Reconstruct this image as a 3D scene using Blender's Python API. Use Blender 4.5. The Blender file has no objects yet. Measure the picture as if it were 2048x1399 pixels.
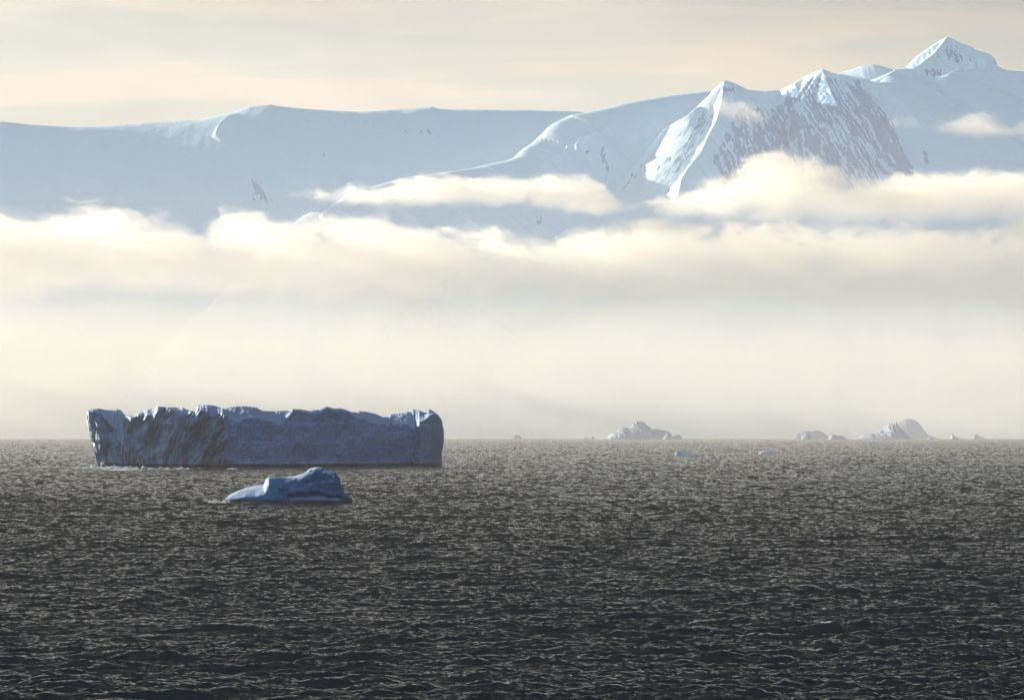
import bpy, math, numpy as np
sc = bpy.context.scene
R = math.radians

# ------------------------------------------------------------------ camera
F = 7286.0            # focal length in pixels of a 2048-wide frame
CX, CY = 1024.0, 699.5
LEVEL = 862.0         # image row of the true horizontal
CAMH = 17.0           # ship's deck above the sea
RE = 7.43e6           # earth radius with refraction
PITCH = math.atan((LEVEL - CY) / F)
cam_d = bpy.data.cameras.new('camera')
cam_d.sensor_width = 36.0
cam_d.lens = 36.0 * F / 2048.0
cam_d.clip_start = 1.0
cam_d.clip_end = 120000.0
cam = bpy.data.objects.new('camera', cam_d)
sc.collection.objects.link(cam)
cam.location = (0, 0, CAMH)
cam.rotation_euler = (math.pi / 2 + PITCH, 0, 0)
sc.camera = cam

# ------------------------------------------------------------------ light
SUN_AZ = 50.0         # degrees to the left of the view direction
SUN_EL = 12.0
W = bpy.data.worlds.new('World'); sc.world = W; W.use_nodes = True
nt = W.node_tree; nt.nodes.clear()


class NB:
    """tiny node builder"""
    def __init__(s, tree): s.t = tree
    def n(s, kind, **kw):
        nd = s.t.nodes.new(kind)
        for k, v in kw.items(): setattr(nd, k, v)
        return nd
    def link(s, a, b): s.t.links.new(a, b)
    def setin(s, nd, i, v):
        if isinstance(v, bpy.types.NodeSocket): s.link(v, nd.inputs[i])
        elif v is not None: nd.inputs[i].default_value = v
    def m(s, op, a, b=None, c=None, clamp=False):
        nd = s.n('ShaderNodeMath', operation=op); nd.use_clamp = clamp
        s.setin(nd, 0, a); s.setin(nd, 1, b); s.setin(nd, 2, c)
        return nd.outputs[0]
    def vm(s, op, a, b=None):
        nd = s.n('ShaderNodeVectorMath', operation=op)
        s.setin(nd, 0, a); s.setin(nd, 1, b)
        return nd.outputs[1] if op in ('DOT_PRODUCT', 'LENGTH', 'DISTANCE') else nd.outputs[0]
    def sep(s, v):
        nd = s.n('ShaderNodeSeparateXYZ'); s.link(v, nd.inputs[0]); return nd.outputs
    def comb(s, x, y, z):
        nd = s.n('ShaderNodeCombineXYZ')
        for i, v in enumerate((x, y, z)): s.setin(nd, i, v)
        return nd.outputs[0]
    def noise(s, vec, scale, detail=4, rough=0.5, dist=0.0):
        nd = s.n('ShaderNodeTexNoise')
        s.link(vec, nd.inputs['Vector'])
        nd.inputs['Scale'].default_value = scale; nd.inputs['Detail'].default_value = detail
        nd.inputs['Roughness'].default_value = rough; nd.inputs['Distortion'].default_value = dist
        return nd.outputs[0]
    def ramp(s, fac, stops):
        nd = s.n('ShaderNodeValToRGB'); e = nd.color_ramp.elements
        while len(e) < len(stops): e.new(0.5)
        for el, (p, c) in zip(e, stops):
            el.position = p; el.color = tuple(c) + (1,) if len(c) == 3 else c
        s.link(fac, nd.inputs[0]); return nd.outputs[0]
    def rng(s, v, a, b, c, d, smooth=False):
        nd = s.n('ShaderNodeMapRange'); nd.clamp = True
        if smooth: nd.interpolation_type = 'SMOOTHSTEP'
        s.link(v, nd.inputs[0])
        for i, q in enumerate((a, b, c, d)): nd.inputs[i + 1].default_value = q
        return nd.outputs[0]
    def mix(s, fac, a, b, blend='MIX'):
        nd = s.n('ShaderNodeMix', data_type='RGBA', blend_type=blend)
        s.setin(nd, 0, fac)
        s.setin(nd, 6, a + (1,) if isinstance(a, tuple) and len(a) == 3 else a)
        s.setin(nd, 7, b + (1,) if isinstance(b, tuple) and len(b) == 3 else b)
        return nd.outputs[2]


b = NB(nt)
sky = b.n('ShaderNodeTexSky', sky_type='NISHITA', sun_disc=False)
sky.sun_elevation = R(SUN_EL); sky.sun_rotation = R(-SUN_AZ)
sky.air_density = 1.0; sky.dust_density = 1.5; sky.ozone_density = 2.0; sky.altitude = 0
tc = b.n('ShaderNodeTexCoord')
d = tc.outputs['Generated']
x_, y_, z_ = b.sep(d)
# thin high cloud: an even veil plus streaks, lit by the low sun and an added fill
inv = b.m('DIVIDE', 1.0, b.m('ADD', b.m('ABSOLUTE', z_), 0.25))
pv = b.comb(b.m('MULTIPLY', x_, inv), b.m('MULTIPLY', y_, inv), b.m('MULTIPLY', z_, 5.0))
veil = b.noise(pv, 1.6, 6, 0.55, 0.4)
st = b.noise(b.comb(b.m('MULTIPLY', x_, 9.0), b.m('MULTIPLY', y_, 3.0), b.m('MULTIPLY', z_, 90.0)), 1.0, 5, 0.5, 0.6)
sund = (-math.sin(R(SUN_AZ)) * math.cos(R(SUN_EL)), math.cos(R(SUN_AZ)) * math.cos(R(SUN_EL)), math.sin(R(SUN_EL)))
cs = b.vm('DOT_PRODUCT', d, sund)
glow = b.m('POWER', b.rng(cs, -1, 1, 0, 1), 3.0)
low = b.rng(b.m('ABSOLUTE', z_), 0.085, 0.215, 1, 0, True)
WORLD_K = 0.06
back = b.m('MAXIMUM', b.m('MULTIPLY', y_, -1.0), 0.0)
zen = b.m('POWER', b.m('MAXIMUM', z_, 0.0), 4.0)
amb = b.m('MULTIPLY_ADD', zen, 3.6, b.m('MULTIPLY_ADD', back, 4.0, 0.04))  # added fill: sky made brighter overhead and behind the camera to light slopes
cl = b.m('MULTIPLY_ADD', b.m('MULTIPLY', glow, low), 7.7, amb)
cl = b.m('MULTIPLY', cl, b.rng(veil, 0.3, 0.7, 0.8, 1.15))
cl = b.m('MULTIPLY', cl, b.rng(st, 0.38, 0.64, 0.95, 1.05, True))
cloudcol = b.mix(b.rng(st, 0.42, 0.62, 0, 1, True), (0.97, 0.92, 0.82), (1.10, 0.93, 0.78))
bl = b.m('ADD', b.m('MULTIPLY', back, 2.0), b.m('MULTIPLY', zen, 4.0), clamp=True)
cloudcol = b.mix(b.m('MULTIPLY', b.m('SUBTRACT', 1.0, low), 0.35), cloudcol, (0.80, 0.84, 0.90))
cloudcol = b.mix(bl, cloudcol, (0.46, 0.76, 1.15))
cc = b.vm('MULTIPLY', cloudcol, b.comb(cl, cl, cl))
veilk = b.m('MULTIPLY_ADD', low, 0.07, 0.90)
skymix = b.mix(veilk, sky.outputs[0], cc)
bg = b.n('ShaderNodeBackground'); b.link(skymix, bg.inputs[0]); bg.inputs[1].default_value = WORLD_K
wo = b.n('ShaderNodeOutputWorld'); b.link(bg.outputs[0], wo.inputs[0])

sd = bpy.data.lights.new('sun', 'SUN'); sd.energy = 5.0; sd.angle = R(0.5); sd.color = (1.0, 0.86, 0.68)
sun = bpy.data.objects.new('sun', sd); sc.collection.objects.link(sun)
from mathutils import Vector
sun.rotation_euler = Vector(sund).to_track_quat('Z', 'Y').to_euler()

sc.view_settings.view_transform = 'Standard'; sc.view_settings.look = 'None'
sc.view_settings.exposure = 1.45; sc.view_settings.gamma = 1.0
sc.cycles.use_denoising = True
try: sc.cycles.denoiser = 'OPENIMAGEDENOISE'
except Exception: pass
sc.cycles.max_bounces = 4; sc.cycles.diffuse_bounces = 2; sc.cycles.glossy_bounces = 2
sc.cycles.volume_bounces = 2
sc.cycles.volume_max_steps = 256
sc.cycles.use_adaptive_sampling = True; sc.cycles.adaptive_threshold = 0.02


# ------------------------------------------------------------------ numpy helpers
_rs = np.random.RandomState(12345)
_PERM = np.concatenate([_rs.permutation(4096)] * 2).astype(np.int32)
_ang = _rs.rand(4096) * 2 * np.pi
_G2 = np.stack([np.cos(_ang), np.sin(_ang)], 0).astype(np.float32)


def perlin(x, y, z=None, seed=0):
    """gradient noise, about -0.7..0.7 (the third coordinate is only an offset)"""
    x = np.asarray(x, np.float32); y = np.asarray(y, np.float32)
    x, y = np.broadcast_arrays(x, y)
    xf, yf = np.floor(x), np.floor(y)
    fx, fy = x - xf, y - yf
    xi = (xf.astype(np.int32) + seed * 131) & 4095; yi = (yf.astype(np.int32) + seed * 57) & 4095
    u = fx * fx * fx * (fx * (fx * 6 - 15) + 10); v = fy * fy * fy * (fy * (fy * 6 - 15) + 10)
    xi1 = (xi + 1) & 4095
    px0 = _PERM[xi]; px1 = _PERM[xi1]; yi1 = (yi + 1) & 4095
    def g(p, yy, ax, ay):
        h = _PERM[p + yy]
        return _G2[0][h] * ax + _G2[1][h] * ay
    a = g(px0, yi, fx, fy); b_ = g(px1, yi, fx - 1, fy)
    c = g(px0, yi1, fx, fy - 1); d_ = g(px1, yi1, fx - 1, fy - 1)
    a += (b_ - a) * u; c += (d_ - c) * u
    return a + (c - a) * v


def fbm(x, y, z=None, seed=0, octv=5, gain=0.5, ridged=False):
    a, s, tot = 1.0, 0, 0
    for o in range(octv):
        f = 2.0 ** o
        n = perlin(x * f, y * f, None, seed + o * 17)
        if ridged: n = 0.5 - np.abs(n) * 1.4
        s = s + a * n; tot += a; a *= gain
    return s / tot


def sstep(x, a, b_):
    t = np.clip((x - a) / (b_ - a), 0, 1)
    return t * t * (3 - 2 * t)


def crystal(x, y, seed=0):
    """faceted cell relief 0..~1: pyramids with flat sides meeting in sharp creases"""
    x, y = np.broadcast_arrays(np.asarray(x, np.float32), np.asarray(y, np.float32))
    xi, yi = np.floor(x), np.floor(y)
    best = np.full(x.shape, 9.0, np.float32)
    for dx in (-1, 0, 1):
        for dy in (-1, 0, 1):
            cx, cy = xi + dx, yi + dy
            h = _PERM[_PERM[(cx.astype(np.int32) + seed * 31) & 4095] + ((cy.astype(np.int32) + seed * 17) & 4095)]
            jx = (h & 63) / 63.0; jy = ((h >> 6) & 63) / 63.0
            ax, ay = x - cx - jx, y - cy - jy
            ang = (h & 15) / 16.0 * 1.2
            m = np.maximum.reduce([ax * np.cos(ang + k) + ay * np.sin(ang + k) for k in (0, 1.7, 3.3, 4.7)])
            best = np.minimum(best, m)
    return best


cp, sp = math.cos(PITCH), math.sin(PITCH)


def dirs(px, py):
    """direction through pixel, scaled so Y = 1 -> (X/Y, Z/Y)"""
    u = (np.asarray(px, float) - CX) / F; v = (CY - np.asarray(py, float)) / F
    Y = cp - v * sp; Z = sp + v * cp
    return u / Y, Z / Y


def proj(X, Y, Z):
    Zc = Z - CAMH
    depth = Y * cp + Zc * sp; up = -Y * sp + Zc * cp
    return CX + F * X / depth, CY - F * up / depth


def pt(px, py, Y):
    a, c = dirs(px, py)
    return a * Y, Y + 0 * a, CAMH + c * Y


def sea_z(r): return -r * r / (2 * RE)


def dist_at(py):
    """distance of the sea surface seen at a pixel row"""
    _, c = dirs(CX, py); s = -c
    disc = max(s * s - 2 * CAMH / RE, 0)
    return (s - math.sqrt(disc)) * RE


def grid_faces(nr, nc, wrap=False):
    i = np.arange(nr - 1)[:, None]; j = np.arange(nc if wrap else nc - 1)[None, :]
    j2 = (j + 1) % nc
    a = i * nc + j; b2 = i * nc + j2; c = (i + 1) * nc + j2; d2 = (i + 1) * nc + j
    return np.stack([a, b2, c, d2], -1).reshape(-1, 4)


def make_mesh(name, co, quads, mat, parent=None, smooth=True, attrs=None, tris=None):
    me = bpy.data.meshes.new(name)
    co = np.ascontiguousarray(co.reshape(-1, 3), dtype=np.float32)
    nq = len(quads); ntr = 0 if tris is None else len(tris)
    me.vertices.add(len(co)); me.vertices.foreach_set('co', co.ravel())
    loops = quads.ravel().astype(np.int32)
    starts = np.arange(nq) * 4
    if ntr:
        starts = np.concatenate([starts, nq * 4 + np.arange(ntr) * 3]); loops = np.concatenate([loops, tris.ravel().astype(np.int32)])
    me.loops.add(len(loops)); me.loops.foreach_set('vertex_index', loops)
    me.polygons.add(nq + ntr); me.polygons.foreach_set('loop_start', starts.astype(np.int32))
    me.update(calc_edges=True)
    me.polygons.foreach_set('use_smooth', np.full(nq + ntr, smooth, dtype=bool))
    for k, v in (attrs or {}).items():
        v = np.ascontiguousarray(v, dtype=np.float32)
        if v.ndim > 1 and v.shape[-1] == 3 and v.size == len(co) * 3:
            at = me.attributes.new(k, 'FLOAT_VECTOR', 'POINT'); at.data.foreach_set('vector', v.ravel())
        else:
            at = me.attributes.new(k, 'FLOAT', 'POINT'); at.data.foreach_set('value', v.ravel())
    me.materials.append(mat)
    o = bpy.data.objects.new(name, me); sc.collection.objects.link(o)
    if parent: o.parent = parent
    return o


def tag(o, label=None, cat=None, group=None, kind=None):
    if label: o['label'] = label
    if cat: o['category'] = cat
    if group: o['group'] = group
    if kind: o['kind'] = kind
    return o


def new_mat(name):
    m = bpy.data.materials.new(name); m.use_nodes = True; m.node_tree.nodes.clear()
    nb = NB(m.node_tree); out = nb.n('ShaderNodeOutputMaterial')
    return m, nb, out


# ------------------------------------------------------------------ materials
def water_mat():
    m, nb, out = new_mat('sea_water')
    geo = nb.n('ShaderNodeNewGeometry'); P = geo.outputs['Position']
    at = nb.n('ShaderNodeAttribute', attribute_name='wave_normal')
    fo = nb.n('ShaderNodeAttribute', attribute_name='foam')
    px_, py_, pz_ = nb.sep(P)
    rip = nb.noise(nb.comb(nb.m('MULTIPLY', px_, 1.0), nb.m('MULTIPLY', py_, 1.6), pz_), 2.2, 6, 0.65)
    bump = nb.n('ShaderNodeBump'); bump.inputs['Strength'].default_value = 0.5; bump.inputs['Distance'].default_value = 0.08
    nb.link(rip, bump.inputs['Height']); nb.link(at.outputs['Vector'], bump.inputs['Normal'])
    p = nb.n('ShaderNodeBsdfPrincipled')
    big = nb.noise(P, 0.004, 3, 0.5)
    nb.link(nb.mix(big, (0.003, 0.0035, 0.004), (0.005, 0.005, 0.006)), p.inputs['Base Color'])
    p.inputs['Roughness'].default_value = 0.18; p.inputs['IOR'].default_value = 1.333
    nb.link(bump.outputs[0], p.inputs['Normal'])
    f = nb.n('ShaderNodeBsdfDiffuse'); f.inputs[0].default_value = (0.75, 0.75, 0.72, 1)
    fn = nb.noise(nb.comb(nb.m('MULTIPLY', px_, 1.0), nb.m('MULTIPLY', py_, 0.35), pz_), 2.0, 5, 0.65)
    fm = nb.m('MULTIPLY', nb.rng(nb.m('ADD', nb.m('MULTIPLY', fo.outputs['Fac'], 0.6), nb.m('MULTIPLY', fn, 0.8)), 0.68, 0.85, 0, 1), 0.95)
    mx = nb.n('ShaderNodeMixShader'); nb.link(fm, mx.inputs[0]); nb.link(p.outputs[0], mx.inputs[1]); nb.link(f.outputs[0], mx.inputs[2])
    nb.link(mx.outputs[0], out.inputs['Surface'])
    return m


def ice_mat(name, c1, c2, c3, scale=0.12, wet=2.0, dirt=0.35, snow=(0.4, 0.85), bump_k=0.7, bands=()):
    """c1 main ice, c2 snowier ice, c3 stained ice"""
    m, nb, out = new_mat(name)
    tcn = nb.n('ShaderNodeTexCoord'); P = tcn.outputs['Object']
    X, Y, Z = nb.sep(P)
    geo = nb.n('ShaderNodeNewGeometry')
    nx, ny, nz = nb.sep(geo.outputs['Normal'])
    n1 = nb.noise(nb.comb(X, Y, nb.m('MULTIPLY', Z, 0.5)), scale, 6, 0.62, 0.4)
    n2 = nb.noise(nb.comb(X, Y, nb.m('MULTIPLY', Z, 0.25)), scale * 6, 5, 0.7)
    n3 = nb.noise(P, scale * 0.35, 4, 0.5)
    col = nb.mix(nb.rng(n1, 0.35, 0.65, 0, 1, True), c1, c3)
    col = nb.mix(nb.rng(n2, 0.35, 0.7, 0, dirt), col, tuple(q * 0.7 for q in c3))
    col = nb.mix(nb.rng(n3, 0.5, 0.7, 0, 0.35, True), col, c2)
    col = nb.mix(nb.rng(nz, snow[0], snow[1], 0, 1, True), col, c2)
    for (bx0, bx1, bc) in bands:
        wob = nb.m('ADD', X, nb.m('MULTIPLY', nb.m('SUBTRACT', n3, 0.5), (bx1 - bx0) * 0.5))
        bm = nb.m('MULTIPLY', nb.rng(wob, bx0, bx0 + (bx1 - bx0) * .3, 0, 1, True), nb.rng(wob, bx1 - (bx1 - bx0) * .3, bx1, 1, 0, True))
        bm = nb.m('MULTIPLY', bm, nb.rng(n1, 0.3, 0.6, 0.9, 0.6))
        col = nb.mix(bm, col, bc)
    if wet:
        wz = nb.m('ADD', Z, nb.m('MULTIPLY', nb.m('SUBTRACT', n1, 0.5), wet * .6))
        col = nb.mix(nb.rng(wz, wet * .3, wet, 0.9, 0, True), col, (0.022, 0.034, 0.05))
    bump = nb.n('ShaderNodeBump'); bump.inputs['Strength'].default_value = bump_k; bump.inputs['Distance'].default_value = 0.6
    nb.link(nb.noise(P, scale * 9, 6, 0.7), bump.inputs['Height'])
    p = nb.n('ShaderNodeBsdfPrincipled'); nb.link(col, p.inputs['Base Color'])
    p.inputs['Roughness'].default_value = 0.65; p.inputs['Specular IOR Level'].default_value = 0.25
    nb.link(bump.outputs[0], p.inputs['Normal'])
    nb.link(p.outputs[0], out.inputs['Surface'])
    return m


def mountain_mat():
    m, nb, out = new_mat('snow_and_rock')
    geo = nb.n('ShaderNodeNewGeometry'); P = geo.outputs['Position']
    rk = nb.n('ShaderNodeAttribute', attribute_name='rock')
    n1 = nb.noise(P, 0.025, 8, 0.72)
    n2 = nb.noise(P, 0.0015, 4, 0.5)
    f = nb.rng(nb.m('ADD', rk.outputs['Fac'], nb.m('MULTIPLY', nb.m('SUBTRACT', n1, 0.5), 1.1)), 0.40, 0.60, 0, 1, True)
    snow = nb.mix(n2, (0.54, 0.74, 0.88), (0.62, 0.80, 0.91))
    rock = nb.mix(n1, (0.09, 0.25, 0.50), (0.17, 0.33, 0.55))  # blue of the distant haze put into the rock colour
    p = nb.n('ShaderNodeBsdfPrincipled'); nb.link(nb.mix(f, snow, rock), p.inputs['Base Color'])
    p.inputs['Roughness'].default_value = 0.8; p.inputs['Specular IOR Level'].default_value = 0.1
    bump = nb.n('ShaderNodeBump'); bump.inputs['Strength'].default_value = 0.5; bump.inputs['Distance'].default_value = 12
    nb.link(n1, bump.inputs['Height']); nb.link(bump.outputs[0], p.inputs['Normal'])
    nb.link(p.outputs[0], out.inputs['Surface'])
    return m


M_WATER = water_mat()
M_BERG = ice_mat('old_blue_ice', (0.085, 0.215, 0.41), (0.19, 0.29, 0.46), (0.075, 0.185, 0.33), bands=((-95, -16, (0.29, 0.42, 0.55)),))  # left band: extra skylight on that face put into the ice colour
M_FLOE = ice_mat('smooth_blue_ice', (0.055, 0.15, 0.31), (0.34, 0.47, 0.62), (0.045, 0.12, 0.25), 0.12, 1.5, 0.1, snow=(0.72, 0.97), bump_k=0.25, bands=((-5.5, -0.5, (0.03, 0.20, 0.28)),))
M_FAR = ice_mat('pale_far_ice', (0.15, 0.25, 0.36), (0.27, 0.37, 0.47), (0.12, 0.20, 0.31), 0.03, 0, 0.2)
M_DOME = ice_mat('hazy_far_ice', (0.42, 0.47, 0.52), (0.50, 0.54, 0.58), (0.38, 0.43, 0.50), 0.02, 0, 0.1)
M_GROWLER = ice_mat('clear_blue_ice', (0.28, 0.33, 0.40), (0.80, 0.77, 0.74), (0.14, 0.18, 0.25), 0.5, 0, 0.2)
M_MOUNT = mountain_mat()


# ------------------------------------------------------------------ sea
def ocean_tile(n, L, lam_peak, hs, wdir, seed, lmin, lmax, spread=4):
    rs = np.random.RandomState(seed)
    k1 = np.fft.fftfreq(n, L / n) * 2 * np.pi
    kx, ky = np.meshgrid(k1, k1)
    k = np.hypot(kx, ky); k[0, 0] = 1
    kp = 2 * np.pi / lam_peak
    D = np.abs((kx * math.cos(wdir) + ky * math.sin(wdir)) / k) ** spread + 0.12
    P = k ** -4.0 * np.exp(-1.25 * (kp / k) ** 2) * D
    P[(k < 2 * np.pi / lmax) | (k > 2 * np.pi / lmin)] = 0; P[0, 0] = 0
    H = (rs.normal(size=(n, n)) + 1j * rs.normal(size=(n, n))) * np.sqrt(P)
    h = np.fft.ifft2(H).real; s = hs / 4 / h.std(); H = H * s
    f = lambda a: np.fft.ifft2(a).real
    return dict(n=n, L=L, h=f(H), sx=f(1j * kx * H), sy=f(1j * ky * H), dx=f(-1j * kx / k * H), dy=f(-1j * ky / k * H))


def samp(T, keys, X, Y, rot):
    n, L = T['n'], T['L']
    c, s = math.cos(rot), math.sin(rot)
    u = (X * c + Y * s) / L * n; v = (-X * s + Y * c) / L * n
    iu = np.floor(u).astype(np.int64); iv = np.floor(v).astype(np.int64)
    fu = (u - iu).astype(np.float32); fv = (v - iv).astype(np.float32)
    iu %= n; iv %= n; iu1 = (iu + 1) % n; iv1 = (iv + 1) % n
    r = []
    for k in keys:
        A = T[k].astype(np.float32)
        r.append(A[iv, iu] * (1 - fu) * (1 - fv) + A[iv, iu1] * fu * (1 - fv) + A[iv1, iu] * (1 - fu) * fv + A[iv1, iu1] * fu * fv)
    return r


def build_sea():
    t1 = ocean_tile(1024, 118.0, 6.5, 0.60, R(90), 3, 0.25, 22, 2.5)
    t2 = ocean_tile(512, 611.0, 46.0, 0.6, R(75), 8, 8, 120, 4)
    t3 = ocean_tile(1024, 41.0, 1.3, 0.085, R(80), 15, 0.09, 1.6, 1.5)
    rr = [60.0]
    while rr[-1] < 16700:
        r = rr[-1]
        step = 1.5 if r < 190 else 0.20 * (r / 231.0) ** 1.45
        rr.append(r + step)
    r = np.array(rr)
    fine = np.arange(-90, 2139, 1.6)
    th = np.arctan((fine - CX) / F)
    left = -np.linspace(R(60), -th[0] + 0.004, 60) if th[0] < 0 else []
    th = np.concatenate([left, th, -left[::-1]])
    RR, TH = np.meshgrid(r, th, indexing='ij')
    rs = np.random.RandomState(1)
    X = RR * np.sin(TH); Y = RR * np.cos(TH)
    rt1, rt2 = R(17), R(-9)
    h1, sx1, sy1, dx1, dy1 = samp(t1, ('h', 'sx', 'sy', 'dx', 'dy'), X, Y, rt1)
    h2, sx2, sy2 = samp(t2, ('h', 'sx', 'sy'), X, Y, rt2)
    h3, sx3, sy3 = samp(t3, ('h', 'sx', 'sy'), X, Y, R(31))
    a3, b3 = math.cos(R(31)) * sx3 - math.sin(R(31)) * sy3, math.sin(R(31)) * sx3 + math.cos(R(31)) * sy3
    gust = 0.92 + 0.75 * fbm(X / 130, Y / 520, None, 5, 4) + 0.5 * fbm(X / 22, Y / 60, None, 6, 2)
    gust = gust.astype(np.float32)
    def rot(a, bb, t): return a * math.cos(t) - bb * math.sin(t), a * math.sin(t) + bb * math.cos(t)
    a1, b1 = rot(sx1, sy1, rt1); a2, b2 = rot(sx2, sy2, rt2); e1, f1 = rot(dx1, dy1, rt1)
    calm = np.ones_like(gust)
    Z = (h1 + h3) * gust + h2
    crest = h1 / h1.std()
    Z = Z + 0.0
    SX = (a1 + a3) * gust + a2; SY = (b1 + b3) * gust + b2
    ch = 0.9
    Xd = X + ch * e1 * gust; Yd = Y + ch * f1 * gust
    nrm = np.stack([-SX, -SY, np.ones_like(SX)], -1)
    nrm /= np.linalg.norm(nrm, axis=-1, keepdims=True)
    foam = np.clip((crest - 2.9) * 0.55, 0, 0.8) * (fbm(X / 30, Y / 60, None, 77, 2) > 0.12)
    PX, PY = proj(X, Y, Z + sea_z(RR))
    def patch(cx, cy, wx, wy, amt):
        return amt * np.exp(-((PX - cx) / wx) ** 2 - ((PY - cy) / wy) ** 2)
    foam = foam + patch(235, 938.5, 50, 3.0, 0.66) + patch(340, 938.5, 65, 2.6, 0.6) + patch(160, 935, 45, 3.0, 0.5) + patch(60, 939, 90, 1.5, 0.4)
    foam = foam + patch(430, 1003, 26, 2.5, 0.75) + patch(1080, 937, 130, 1.2, 0.5)
    foam = foam + patch(1990, 1258, 14, 3, 0.7) + patch(1952, 1040, 10, 2, 0.6) + patch(1000, 1132, 18, 2, 0.6) + patch(25, 1120, 12, 2, 0.6)
    co = np.stack([Xd, Yd, Z + sea_z(RR)], -1)
    q = grid_faces(len(r), len(th))
    q = q[:, ::-1]
    o = make_mesh('sea', co, q, M_WATER, attrs=dict(wave_normal=nrm, foam=foam))
    tag(o, kind='structure')
    return o


build_sea()


# ------------------------------------------------------------------ mountains
RIDGES = [
    # (points (px, py, km), slope on near side, slope on the other, gully amplitude, gully width)
    ('l', [(-2700, 230, 26.15), (-1500, 240, 26.15), (-420, 225, 26.15), (-100, 232, 26.15), (0, 243, 26.15), (60, 250, 26.15), (160, 256, 26.15), (230, 252, 26.15), (300, 246, 26.15), (400, 241, 26.15), (450, 228, 26.15), (500, 213, 26.15), (540, 209, 26.15), (560, 213, 26.15), (600, 217, 26.15), (660, 222, 26.15), (720, 225, 26.15), (790, 219, 26.15), (850, 215, 26.15), (862, 213, 26.15), (880, 219, 26.15), (950, 220, 26.15), (1060, 220, 26.15), (1130, 222, 26.15), (1200, 226, 26.15), (1400, 240, 26.15)], 0.50, 3, 260),
    ('d', [(1460, 186, 25.2), (1400, 189, 25.1), (1350, 194, 25.0), (1290, 203, 24.9), (1230, 214, 24.8), (1180, 226, 24.7), (1130, 238, 24.6), (1100, 253, 24.5), (1085, 268, 24.45), (1066, 286, 24.4), (1045, 299, 24.3), (1030, 316, 24.2), (1000, 327, 24.1), (950, 338, 24.0), (880, 350, 23.8), (800, 362, 23.6), (700, 385, 23.3), (640, 430, 23.0)], 0.62, 5, 200),
    ('p', [(1450, 160, 24.0), (1470, 167, 24.1), (1495, 179, 24.2), (1530, 183, 24.4), (1560, 181, 24.4), (1590, 165, 24.3), (1610, 152, 24.3), (1645, 137, 24.2), (1665, 145, 24.2), (1690, 149, 24.2), (1720, 153, 24.1), (1745, 162, 24.1), (1768, 171, 24.1), (1800, 200, 24.0), (1850, 260, 23.9)], 0.95, 26, 60),
    ('p', [(1450, 160, 24.0), (1425, 181, 24.03), (1408, 205, 24.06), (1385, 226, 24.06), (1360, 248, 24.04), (1325, 268, 24.0), (1300, 290, 23.9), (1270, 330, 23.8)], 1.1, 20, 45),
    ('p', [(1450, 160, 24.0), (1444, 198, 23.80), (1435, 236, 23.66), (1418, 268, 23.56), (1404, 300, 23.42), (1376, 336, 23.28), (1364, 356, 23.2), (1358, 385, 23.05)], 0.95, 30, 40),
    ('p', [(1645, 137, 24.2), (1662, 180, 23.95), (1690, 240, 23.6), (1725, 310, 23.25), (1755, 380, 22.95)], 1.0, 20, 50),
    ('p', [(1590, 165, 24.3), (1612, 215, 23.95), (1640, 290, 23.5), (1670, 370, 23.05)], 1.0, 20, 50),
    ('p', [(1720, 153, 24.1), (1745, 205, 23.8), (1780, 265, 23.5), (1806, 305, 23.35), (1840, 352, 23.15), (1880, 410, 22.9)], 1.0, 18, 55),
    ('s', [(1665, 150, 28), (1700, 140, 28), (1722, 133, 28), (1745, 129, 28), (1765, 133, 28), (1782, 138, 28), (1810, 160, 28)], 0.6, 4, 150),
    ('p', [(1780, 165, 26.9), (1812, 133, 27), (1832, 113, 27), (1860, 93, 27), (1880, 80, 27), (1895, 72, 27), (1920, 84, 27), (1943, 92, 27), (1950, 98, 27), (1978, 107, 27), (1990, 116, 27), (1995, 131, 27), (2012, 139, 27), (2048, 141, 27), (2150, 150, 27), (2400, 190, 27)], 0.9, 16, 70),
    ('p', [(1895, 72, 27), (1870, 105, 26.75), (1840, 128, 26.5), (1822, 139, 26.3)], 0.9, 10, 60),
    ('s', [(1752, 170, 24.9), (1772, 152, 25.0), (1792, 139, 25.2), (1825, 137, 25.3), (1848, 152, 25.2), (1868, 163, 25.2), (1888, 161, 25.2), (1905, 149, 25.3), (1925, 139, 25.4), (1960, 136, 25.5), (2000, 139, 25.5), (2048, 143, 25.5), (2150, 160, 25.5), (2400, 190, 25.5)], 0.50, 5, 180),
    ('s', [(1850, 330, 23.5), (1950, 310, 23.6), (2050, 330, 23.5), (2400, 330, 23.4)], 0.5, 8, 150),
    # foothills under the cloud
    ('s', [(1000, 500, 22.8), (880, 590, 22.2), (800, 640, 21.9), (720, 690, 21.6)], 0.6, 8, 90),
    ('s', [(1620, 520, 22.4), (1450, 620, 22.0), (1350, 690, 21.7)], 0.6, 12, 90),
]


def seg_dist(X, Y, P):
    """distance to a polyline in plan, height there, arc length there, side"""
    X = X.astype(np.float32); Y = Y.astype(np.float32)
    best = np.full(X.shape, 1e12, np.float32); zz = np.zeros(X.shape, np.float32); ss = np.zeros(X.shape, np.float32); side = np.zeros(X.shape, np.float32)
    s0 = 0
    for (x0, y0, z0), (x1, y1, z1) in zip(P[:-1], P[1:]):
        dx, dy = x1 - x0, y1 - y0; L2 = dx * dx + dy * dy
        t = np.clip(((X - x0) * dx + (Y - y0) * dy) / L2, 0, 1)
        qx = X - (x0 + t * dx); qy = Y - (y0 + t * dy)
        d2 = qx * qx + qy * qy
        m = d2 < best
        best[m] = d2[m]; zz[m] = (z0 + t * (z1 - z0))[m]; ss[m] = (s0 + t * math.sqrt(L2))[m]
        side[m] = np.sign(dx * qy - dy * qx)[m]
        s0 += math.sqrt(L2)
    return np.sqrt(best), zz, ss, side


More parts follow.
